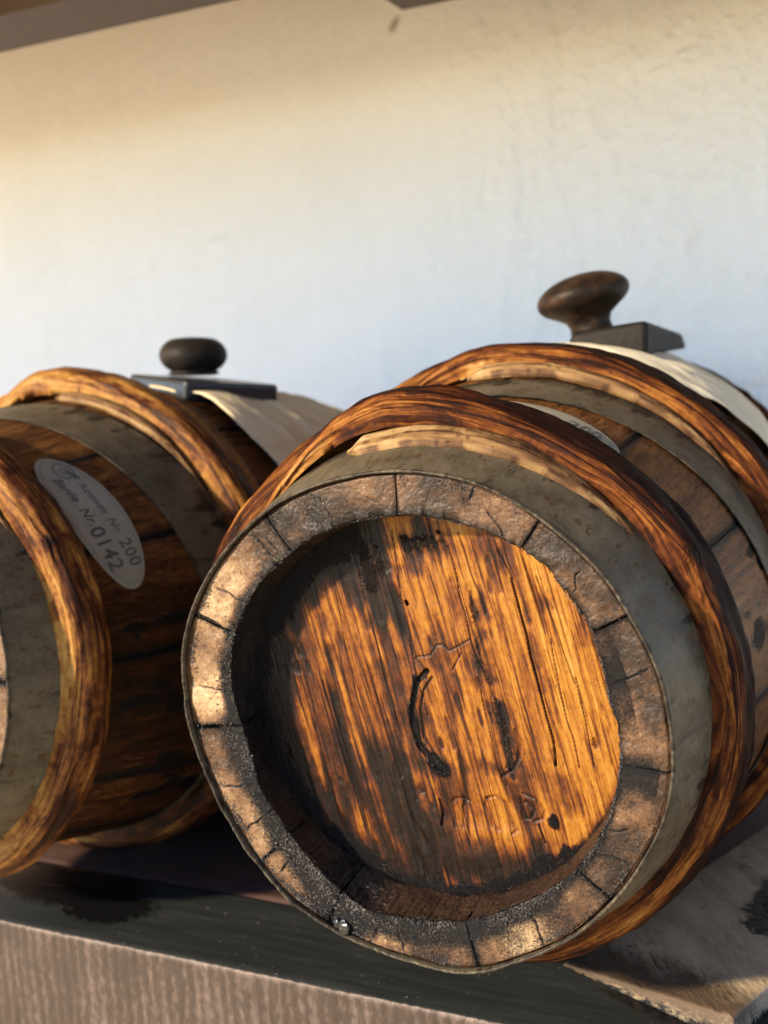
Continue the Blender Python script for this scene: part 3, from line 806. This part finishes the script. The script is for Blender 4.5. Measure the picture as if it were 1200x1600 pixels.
def seg(X, Z, pts):
    """distance to a polyline given in metres"""
    d = np.full(X.shape, 9.0)
    for (x0, z0), (x1, z1) in zip(pts[:-1], pts[1:]):
        vx, vz = x1 - x0, z1 - z0
        t = np.clip(((X - x0) * vx + (Z - z0) * vz) / (vx * vx + vz * vz + 1e-12), 0, 1)
        d = np.minimum(d, np.hypot(X - x0 - t * vx, Z - z0 - t * vz))
    return d

def head_paint(X, Z, y0):
    P = lambda *pp: [tuple(on_y(px, py, y0)[[0, 2]]) for px, py in pp]
    k = 1 / 4050.0                                                 # metres per photograph pixel on the head
    al = math.radians(13.5)
    s = X * math.cos(al) + Z * math.sin(al); t = -X * math.sin(al) + Z * math.cos(al)
    wob = .0012 * fbm(s * 25, t * 9, 0, 101, 3)
    sw = s + wob
    f_st = fbm(sw * 330, t * 13, 0, 102, 4)
    f_md = fbm(sw * 90, t * 7, 0, 103, 3)
    f_lo = fbm(sw * 35, t * 12, 0, 104, 3)
    jag = fbm(sw * 260, t * 22, 0, 105, 4); blot = fbm(X * 160, Z * 160, 0, 106, 4)
    # fine grooves
    gr1 = 1 - ss(0, .22, np.abs(vn(sw * 520, t * 16, 0, 110)))
    gmask = ss(-.25, .45, vn(sw * 60, t * 22, 0, 111))
    gr2 = (1 - ss(0, .10, np.abs(vn(sw * 210 + .3, t * 7, 0, 112)))) * ss(-.1, .4, vn(sw * 90, t * 28, 0, 113))
    hgt = -.00042 * gr1 * gmask - .0009 * gr2 + .00025 * blot
    tone = .635 + .20 * f_st + .10 * fbm(sw * 900, t * 40, 0, 121, 3) + .13 * f_md + .11 * f_lo - .22 * gr1 * gmask - .38 * gr2
    flk = ss(.42, .7, vn(sw * 420, t * 120, 0, 115)) * ss(0, .5, vn(X * 70, Z * 70, 0, 116))
    tone -= .30 * flk; hgt -= .0004 * flk
    # overall drift: redder to the left, golden on the right
    tone += .10 * ss(-.01, .05, s) - .07 * ss(.01, -.05, s)
    def zone(pts, w, soft, amp, j=1.0):
        d = seg(X, Z, P(*pts)) / k
        return amp * (1 - ss(w - soft * 1.7, w + soft * 1.9, d + 26 * j * jag + 14 * j * blot))
    dark = np.zeros_like(X)
    for z in (
        (((430, 1010), (430, 1110), (455, 1200)), 40, 14, .62), (((440, 950), (490, 885), (560, 845)), 40, 16, .70),
        (((470, 960), (485, 1040), (505, 1140), (540, 1260)), 16, 12, .30), (((460, 1200), (545, 1320), (640, 1375)), 26, 12, .50),
        (((565, 830), (590, 900), (600, 960)), 27, 10, .62), (((545, 880), (560, 930)), 26, 10, .5),
        (((600, 960), (625, 1040), (650, 1130), (640, 1210)), 10, 8, .32), (((655, 835), (690, 850)), 20, 10, .38), (((640, 840), (655, 890)), 8, 6, .4),
        (((735, 940), (752, 1030), (780, 1110), (800, 1190)), 8, 5, .48), (((755, 1190), (810, 1215)), 5, 6, .35),
        (((600, 1190), (640, 1280), (670, 1350)), 40, 16, .50), (((530, 1150), (580, 1260), (620, 1340)), 12, 8, .40),
        (((670, 1290), (700, 1340), (790, 1360)), 30, 14, .46), (((700, 1080), (690, 1150)), 12, 9, .22), (((610, 1040), (625, 1120)), 16, 10, .26), (((760, 850), (790, 870)), 12, 8, .3), (((830, 1000), (850, 1080)), 5, 6, .25), (((690, 1350), (790, 1375), (860, 1350)), 24, 14, .55),
        (((840, 930), (848, 965)), 7, 6, .45), (((650, 1195), (690, 1200)), 14, 8, .3), (((505, 960), (520, 1050), (560, 1180), (600, 1280)), 9, 6, .32),
        (((790, 850), (830, 930)), 3, 4, .3), (((880, 1220), (900, 1260)), 14, 10, .3), (((820, 1200), (830, 1270)), 12, 8, .28),
        (((668, 1040), (690, 1010), (735, 1010), (740, 1060)), 11, 10, .26), (((700, 1240), (710, 1200)), 12, 8, .26),
        (((560, 1000), (590, 1100), (640, 1220)), 8, 6, .22), (((700, 880), (720, 1000)), 4, 4, .22), (((905, 940), (915, 1000)), 5, 5, .2)):
        dark = np.maximum(dark, zone(*z)) + .25 * np.minimum(dark, zone(*z))
    tone -= dark
    tar = np.zeros_like(X)
    for z in ((((403, 1000), (403, 1090), (436, 1200), (496, 1290), (590, 1362)), 18, 12, .95, .5), (((590, 1368), (680, 1392), (780, 1394), (850, 1370)), 13, 9, 1.0, .6),
              (((422, 960), (465, 880), (535, 838)), 28, 12, 1.0, .7), (((570, 850), (588, 910)), 12, 8, .55, .8), (((650, 1060), (643, 1110), (655, 1160), (688, 1200)), 4.5, 3.0, .95, .2),
              (((676, 1186), (690, 1202)), 9, 5, 1.0, .4), (((735, 945), (752, 1035), (778, 1105), (798, 1180), (796, 1200)), 4.0, 5, .42, .45), (((735, 915), (737, 950)), 3, 3, .4, .5), (((862, 1283), (863, 1287)), 7, 4, 1.0, .3),
              (((890, 1330), (850, 1352), (820, 1372)), 9, 6, .7, .6), (((640, 845), (690, 845)), 9, 6, .5, .9)):
        tar = np.maximum(tar, zone(*z))
    tone -= .30 * ss(.02, .6, tar) + .10 * ss(.2, .7, f_lo + blot * .5)
    tar = tar * .86 + .14 * jag * (tar > .05)
    # gouged arc, hooked groove, small pressed marks, worm hole, long cracks
    def cut(pts, w, dep, c=.5, wv=.0):
        nonlocal hgt, tone
        pl = P(*pts); d = seg(X + wv * vn(X * 90, Z * 90, 0, 131), Z + wv * vn(X * 90, Z * 90, 0, 132), pl) / k
        m = 1 - ss(w * .35, w, d)
        hgt = hgt - dep * m; tone = tone - c * m
    cut(((668, 1048), (652, 1066), (644, 1095), (643, 1130), (655, 1163), (672, 1188), (690, 1204)), 6, .0016, .6, .0004)
    cut(((676, 1058), (662, 1080), (656, 1110), (662, 1150), (680, 1180)), 3, .0008, .3, .0004)
    cut(((806, 1140), (812, 1165), (810, 1185), (800, 1203), (785, 1213)), 4, .0006, .22, .0006)
    cut(((792, 1150), (798, 1180), (790, 1200)), 3, .0005, .2, .0005)
    cut(((650, 1025), (672, 1022), (682, 1007), (692, 1006), (704, 1015), (735, 1000)), 2.6, .0004, .26, .0006)
    cut(((650, 1028), (665, 1045), (668, 1060)), 2.6, .0005, .22, .0005)
    cut(((708, 1046), (716, 1030), (722, 1020)), 2.4, .0005, .24, .0006)
    # pressed brand at the foot of the head: three worn figures
    cut(((709, 1290), (704, 1255), (712, 1246), (724, 1247)), 4.0, .0005, 0.10, .0010)
    cut(((722, 1290), (720, 1262), (726, 1250), (735, 1252)), 3.6, .0005, 0.10, .0010)
    cut(((762, 1250), (760, 1262), (770, 1276), (772, 1292), (780, 1297)), 3.8, .0005, 0.10, .0010)
    cut(((762, 1250), (775, 1246), (790, 1256), (800, 1280), (808, 1296), (800, 1302)), 3.6, .0005, 0.10, .0010)
    cut(((812, 1246), (816, 1280), (828, 1280), (834, 1266), (822, 1252), (812, 1258)), 3.8, .0005, 0.10, .0010)
    cut(((815, 1240), (838, 1246), (850, 1266), (846, 1280), (832, 1284)), 3.8, .0005, 0.10, .0010)
    cut(((634, 940), (636, 944)), 3.6, .0022, .95)
    cut(((683, 830), (686, 832)), 3, .001, .6)
    for pts, w, dep in ((((612, 830), (640, 1000), (668, 1120)), 1.2, .0006), (((700, 850), (735, 1000), (770, 1090)), 1.3, .0008),
                        (((798, 905), (820, 985), (840, 1060), (858, 1130), (868, 1195)), 2.0, .0014), (((716, 830), (740, 905), (758, 960)), 1.2, .0007),
                        (((686, 1250), (690, 1275), (688, 1290)), 2.5, .0012), (((860, 1000), (880, 1090), (905, 1200)), 1.2, .0007), (((838, 900), (870, 990), (900, 1070)), 1.1, .0006),
                        (((560, 900), (600, 1050), (650, 1250)), 1.1, .0006), (((840, 1290), (852, 1320)), 1.8, .001), (((520, 900), (545, 1040), (590, 1200)), 1.0, .0005),
                        (((780, 860), (800, 905)), 1.3, .0007), (((900, 1060), (915, 1130), (930, 1200)), 1.1, .0006), (((745, 1060), (790, 1230)), 1.2, .0006)):
        cut(pts, w, dep, .42, .0007)
    # pressed down field of the brand
    d = seg(X, Z, P((720, 1270), (830, 1275))) / k
    hgt -= .0005 * (1 - ss(14, 34, d)) * (1 + .5 * blot)
    # edge falls away and is crusted
    rr = np.hypot(X, Z)
    edge = ss(.0755, .0800, rr + .0012 * jag)
    tone -= .30 * edge
    tar = np.maximum(tar, .55 * ss(.0768, .0798, rr + .0015 * blot) * ss(.2, -.5, Z / rr + .2 * X / rr))
    hgt += .0006 * np.clip(tar, 0, 1) * fbm(X * 700, Z * 700, 0, 140, 3) + .0004 * np.clip(tar, 0, 1)
    tone = np.maximum(tone, .02)
    gr = np.stack([sw, t, 0 * X], -1)
    return hgt, tone, tar, gr

bump_ = lambda c, w, a: (lambda d: a * np.exp(-(((np.mod(d - c + 180, 360) - 180) / w) ** 2)))
def addf(*fs): return lambda d: sum(f(d) for f in fs)

S = Spec()
S.main = 1; S.seed = 3; S.res = 1.0; S.rmax = .133; S.drop = .0355
S.M = Matrix.Identity(4); S.out = RIM_OUT; S.inn = RIM_IN
S.joints = [-173.8, -137, -115, -76.4, -38.4, -5.8, 28.4, 55.3, 89.8, 125.4, 158]
S.gap = {2: 4.0, 6: 1.5, 7: 1.6, 8: 1.4, 3: 1.3}
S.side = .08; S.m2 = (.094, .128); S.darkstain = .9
S.stainbias = lambda t, y: .35 * np.exp(-(((t - 12) / 14) ** 2)) - .25 * ss(30, 60, t)
S.htone = .34; S.bark = .40; S.hoopmat = M_hoop
S.knot = {0: 100 - 0 + 12, 1: 250}
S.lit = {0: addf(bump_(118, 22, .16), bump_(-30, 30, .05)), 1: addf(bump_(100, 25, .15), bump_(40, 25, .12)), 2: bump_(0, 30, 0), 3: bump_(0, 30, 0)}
S.knot[2] = 90; S.knot[3] = 140
S.hoops = [(.0450, .1206, .0235, 143, 143 - 360 - 48, 0, (108, 25, .0150, .0060), .0065),
           (.1640, .1410, .0265, 128, 128 - 360 - 34, 1, (100, 22, .011, .006), .002),
           (LEN - .105, .129, .028, 140, 140 - 400, 2), (LEN - .048, .1206, .028, 140, 140 - 400, 3)]
S.label = dict(th=75.5, y=.0728, a=.0430, b=.0170, r=.116, rot=.05, label="grey oval paper label half hidden behind the front wooden hoop")
S.text = "barrel on the right with a dark stained orange head facing the viewer"
main_root, RsM = make_barrel(S)

q = Spec()
q.__dict__.update(S.__dict__)
FL = np.array([-.2908, -.0036, .0053])
ML = np.array([[.9995, .0324, -.0061], [-.0319, .9969, .0723], [.0084, -.072, .9974]])
q.M = Matrix([list(ML[0]) + [FL[0]], list(ML[1]) + [FL[1]], list(ML[2]) + [FL[2]], [0, 0, 0, 1]])
q.main = 0; q.seed = 29; q.res = 1.6; q.rmax = .139; q.drop = .0405
q.out = [(a + 40, (b - .1) * .6 + .1) for a, b in RIM_OUT]; q.inn = [(a + 40, (b - .08) * .6 + .082) for a, b in RIM_IN]
q.joints = [-150, -118, -86, -60, -34.5, -1, 26.8, 53.4, 86, 118, 150, 180]
q.gap = {5: 3.0, 6: 1.5, 7: 1.2}
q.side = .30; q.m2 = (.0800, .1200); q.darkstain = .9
q.stainbias = lambda t, y: .2 * ss(300, 340, t) * ss(360, 350, t) - .2
q.htone = .50; q.bark = .16; q.hoopmat = M_hoopL
q.knot = {0: 130, 1: 250, 2: 90, 3: 140}
q.lit = {0: bump_(20, 60, .08), 1: addf(bump_(95, 22, .22), bump_(-55, 38, -.34)), 2: bump_(0, 30, 0), 3: bump_(0, 30, 0)}  # negative bump paints shade on the underside of the second hoop
q.hoops = [(.0335, .1222, .0215, 160, 160 - 360 - 45, 0, (100, 20, .009, .005), .003),
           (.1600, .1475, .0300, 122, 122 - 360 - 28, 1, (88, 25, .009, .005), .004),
           (LEN - .100, .131, .026, 140, 140 - 400, 2), (LEN - .048, .122, .028, 140, 140 - 400, 3)]
q.label = dict(th=36, y=.0665, a=.0440, b=.0168, r=.1215, rot=.10, label="grey oval paper label with printed numbers")
q.text = "barrel on the left, partly cut by the edge, with honey coloured hoops and label 0142"
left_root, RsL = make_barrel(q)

# glossy black drop of residue hanging on the lower left of the right barrel's rim
def blob(name, c, r, mat, parent=None, seed=0, amp=.25):
    nu, nv = 28, 20
    U, V_ = np.meshgrid(np.linspace(0, 2 * math.pi, nu, endpoint=False), np.linspace(0, math.pi, nv), indexing='ij')
    d = np.stack([np.cos(U) * np.sin(V_), np.sin(U) * np.sin(V_), np.cos(V_)], -1)
    k = 1 + amp * fbm(d[..., 0] * 1.7, d[..., 1] * 1.7, d[..., 2] * 1.7, seed, 3)
    P = d * k[..., None] * np.array(r) + np.array(c)
    return mesh_np(name, P, gridF(nu, nv, True, False), mat, {'grain': P, 'tone': np.full(P.shape[:2], .3), 'tar': np.zeros(P.shape[:2])}, parent)
b0 = Vector((0, .26, -S.rmax))
for i, (px, py, r) in enumerate(((538, 1452, (.0028, .0013, .0034)), (527, 1443, (.0013, .0008, .0026)))):
    c = on_y(px, py, -.001)
    o = blob("residue_drop", c, r, M_drop, main_root, 5 + i, .55)
    o.location = -b0

# crumbs of dried residue glittering on the lower left of the rim
def grit():
    rs = np.random.RandomState(5)
    ico = np.array([(0, 0, 1), (.9, 0, .4), (.28, .85, .4), (-.72, .53, .4), (-.72, -.53, .4), (.28, -.85, .4), (.2, .1, -.8)])
    fc = np.array([(0, 1, 2), (0, 2, 3), (0, 3, 4), (0, 4, 5), (0, 5, 1), (1, 6, 2), (2, 6, 3), (3, 6, 4), (4, 6, 5), (5, 6, 1)])
    wt = lambda d: periodic([0, 60, 90, 130, 170, 190, 215, 235, 247, 262, 285, 310, 335], [.12, .03, .06, .10, .45, .75, .8, .9, 1.3, .8, .55, .35, .15], np.radians(d), 4)
    V, F, k = [], [], 0
    while k < 8500:
        d = rs.uniform(0, 360); t = math.radians(d); ww = float(wt(d))
        if rs.rand() > ww: continue
        a = float(periodic([x for x, _ in RIM_IN], [y for _, y in RIM_IN], t, 1.5)); b = float(periodic([x for x, _ in RIM_OUT], [y for _, y in RIM_OUT], t, 2)) - .0022
        fr = abs(rs.normal(0, .32)) * min(1, ww) if rs.rand() < .75 else 1 - abs(rs.normal(0, .10))
        if fr > 1 or fr < 0: continue
        if vn(math.cos(t) * 9, math.sin(t) * 9, fr * 2.0, 3) + .25 * rs.randn() < -.1: continue
        r = a + (b - a) * fr
        y = -.0001 + .0012 * math.exp(-(((d - 185) / 45) ** 2)) + rs.uniform(-.0003, .0003)
        sz = rs.uniform(.00014, .00048) * (1.25 if 235 < d < 262 else 1)
        q = rs.randn(3, 3); q, _ = np.linalg.qr(q)
        P = (ico * np.array([1, 1, .8])) @ q * sz + np.array([r * math.cos(t), y, r * math.sin(t)])
        V.append(P); F.append(fc + 7 * k); k += 1
    o = mesh_np("residue_crumbs", np.concatenate(V), np.concatenate(F), M_grit, {}, main_root, smooth=False)
    o.location = -b0; o['kind'] = 'stuff'
M_grit = plain("dried vinegar crumbs", (.014, .010, .009), .52, .3, 900, .2, .0002, spec=.6)
grit()

# ------------------------------------------------------------------ cloths over the bungs
def cloth(name, M, Rs, y0f, y1f, t0, t1, mat, seed, label, dr=.004):
    nu, nv = 150, 110
    T, v = np.meshgrid(np.radians(np.linspace(t0, t1, nu)), np.linspace(0, 1, nv), indexing='ij')
    td = np.degrees(T)
    y0, y1 = y0f(td), y1f(td)
    Y = y0 + (y1 - y0) * v + .0015 * fbm(T * 8, v * 2, 0, seed, 3)
    fold = .0042 * fbm(Y * 28 + T * .8, T * 1.6, 0, seed + 1, 3) + .0012 * fbm(Y * 90, T * 6, 0, seed + 2, 3)
    R = Rs(np.clip(Y, 0, LEN), T) + dr - (.0055 if seed == 9 else 0) * ss(66, 75, td) + fold * (1 - .7 * ss(66, 75, td) * (seed == 9)) + .0012 * (1 - ss(0, .12, v)) * vn(T * 5, 0 * T, 0, seed + 4)
    P = np.stack([R * np.cos(T), Y, R * np.sin(T)], -1)
    Pw = P.reshape(-1, 3)
    W = np.array(M)[:3, :3] @ Pw.T
    Pw = W.T + np.array(M)[:3, 3]
    o = mesh_np(name, Pw, gridF(nu, nv, flip=True), mat, {'grain': np.stack([T * .14, Y, 0 * Y], -1)})
    md = o.modifiers.new("thickness", 'SOLIDIFY'); md.thickness = .0011; md.offset = 0
    return tag(o, label, "cloth", "cloths laid over the barrel openings")
cloth("cloth", S.M, RsM, lambda t: .206 + .026 * ss(62, 42, t) + .0003 * np.clip(45 - t, 0, 60), lambda t: .325 + 0 * t, 104, 8, M_cloth, 3,
      "cream cloth draped over the top of the right barrel under its stopper", .006)
cloth("cloth", q.M, RsL, lambda t: .207 + .00015 * np.abs(t - 45) + .004 * ss(56, 70, t), lambda t: .40 + 0 * t, 84, 12, M_cloth2, 9,
      "tan cloth hanging down the side of the left barrel behind its black stopper", .008)

# ------------------------------------------------------------------ stoppers
def lathe(name, prof, M, mat, parent, seed=0, n=56):
    prof = np.array(prof); m = len(prof)
    a = np.linspace(0, 2 * math.pi, n, endpoint=False)[:, None]
    R = prof[None, :, 0] * (1 + .02 * fbm(np.cos(a) * 1.5, np.sin(a) * 1.5, prof[None, :, 1] * 60, seed, 2)); Z = np.repeat(prof[None, :, 1], n, 0)
    P = np.stack([R * np.cos(a), R * np.sin(a), Z], -1).reshape(-1, 3)
    A = np.array(M)
    Pw = (A[:3, :3] @ P.T).T + A[:3, 3]
    g_ = np.stack([np.arctan2(P[:, 1], P[:, 0]) * .02, P[:, 2], P[:, 0]], -1)
    tone = .5 + .35 * fbm(P[:, 0] * 90, P[:, 1] * 90, P[:, 2] * 200, seed, 3)
    return mesh_np(name, Pw, gridF(n, m, True, False), mat, {'grain': Pw, 'tone': tone, 'tar': 0 * tone}, parent)

def hullbox(name, P8, mat, parent, bev=.0012):
    import bmesh
    bm = bmesh.new(); vs = [bm.verts.new(p) for p in P8]
    for f in ((0, 3, 2, 1), (4, 5, 6, 7), (0, 1, 5, 4), (1, 2, 6, 5), (2, 3, 7, 6), (3, 0, 4, 7)):
        bm.faces.new([vs[i] for i in f])
    bmesh.ops.recalc_face_normals(bm, faces=bm.faces[:])
    bmesh.ops.bevel(bm, geom=bm.edges[:], offset=bev, segments=3, affect='EDGES', profile=.5)
    for _ in range(1): bmesh.ops.subdivide_edges(bm, edges=bm.edges[:], cuts=2, use_grid_fill=True)
    me = bpy.data.meshes.new(name); bm.to_mesh(me); bm.free()
    co = np.zeros(len(me.vertices) * 3, np.float32); me.vertices.foreach_get('co', co)
    for an, ty, va in (('grain', 'FLOAT_VECTOR', co), ('tone', 'FLOAT', np.full(len(me.vertices), .22, np.float32)), ('tar', 'FLOAT', np.zeros(len(me.vertices), np.float32))):
        a = me.attributes.new(an, ty, 'POINT'); a.data.foreach_set('vector' if ty != 'FLOAT' else 'value', va)
    me.materials.append(mat)
    return link(name, me, parent)

def ell(cx, n0, a, b, t0=-90, t1=90, n=20):
    t = np.radians(np.linspace(t0, t1, n)); return [(a * math.cos(x), n0 + b * math.sin(x)) for x in t]

# right stopper: tilted mushroom knob on a chamfered block
st = link("bung_stopper", None); st.empty_display_size = .03
A_ = on_y(1010, 500, .246); B_ = on_y(1010, 556, .246); xs = A_[0]
st.location = (xs - .025, .27, B_[2])
tag(st, "worn brown mushroom knob on a chamfered dark block on top of the right barrel", "stopper", "wooden stoppers on the barrel openings")
z1, z0 = A_[2], B_[2]
L0 = on_y(880, 532, .246)
dR = ray(1071, 530); yR = .246 + 0 * dR[0]; yR = float((CAM_P + dR * ((xs - CAM_P[0]) / dR[0]))[1]); yR = min(max(yR, .29), .40)
print('block back', yR)
P8 = [(L0[0], .246, z0 + .003), (xs, .246, z0), (xs + .001, yR, z0 + .001), (L0[0], yR, z0 + .006),
      (L0[0] + .004, .250, z1 - .0035), (xs, .248, z1), (xs - .002, yR - .003, z1 - .0075), (L0[0] + .004, yR - .006, z1 - .009)]
P8 = [Vector(p) - st.location for p in P8]
hullbox("block", P8, M_dark, st, .0030)
kc = on_y(911, 463, .272); kb = on_y(916, 538, .272)
kc = Vector(kc); kb = Vector(kb)
ax = (Vector((-.22, 0, .975))).normalized()
R3 = ax.to_track_quat('Z', 'Y').to_matrix().to_4x4()
Mk = Matrix.Translation(kc - st.location) @ R3
kp = [(.0001, -.036), (.0165, -.034), (.0165, -.031), (.0150, -.027), (.0125, -.022), (.0118, -.017), (.0135, -.013), (.018, -.0100)]
kp += [(x, y) for x, y in ell(0, 0, .0272, .0128, -38, 90, 22)]
kn = lathe("knob", kp, Mk, wood("worn knob wood", [(0, (.010, .007, .006)), (.4, (.022, .014, .010)), (.7, (.06, .032, .018)), (1, (.16, .09, .05))],
           fine=.6, stretch=.3, scale=260, rough=(.38, .55), bump=.3), st, 4)

# left stopper: black rounded knob on a square slate-dark slab
st2 = link("bung_stopper", None); st2.empty_display_size = .03
cb = Vector(on_y(318, 612, .262))
cb.z += .0018
st2.location = cb
tag(st2, "smooth black rounded knob on a square dark slab on top of the left barrel", "stopper", "wooden stoppers on the barrel openings")
hs, tk = .0365, .0066
P8 = [(-hs, -hs, -tk), (hs, -hs, -tk), (hs, hs, -tk), (-hs, hs, -tk), (-hs, -hs, tk), (hs, -hs, tk), (hs, hs, tk), (-hs, hs, tk)]
Rm = Matrix.Rotation(math.radians(7), 4, 'Y') @ Matrix.Rotation(math.radians(-3), 4, 'X') @ Matrix.Rotation(math.radians(66), 4, 'Z')
P8 = [(Rm @ Vector(p)) for p in P8]
M_slate = plain("dark slate", (.012, .013, .015), .34, .25, 200, .25, .0004, spec=.5)
hullbox("block", P8, M_slate, st2, .0026)
kc = Vector(on_y(302, 555, .266))
kp = [(.0001, -.014), (.015, -.0135), (.018, -.0125)] + ell(0, 0, .0155, .0122, -60, 90, 18)
kp = [(r + (.0075 if i > 2 and r > .0001 else 0) * min(1, r / .006), z) for i, (r, z) in enumerate(kp)]
lathe("knob", kp, Matrix.Translation(kc - st2.location) @ Matrix.Rotation(math.radians(3), 4, 'Y'), M_dark, st2, 8)
print("script done")
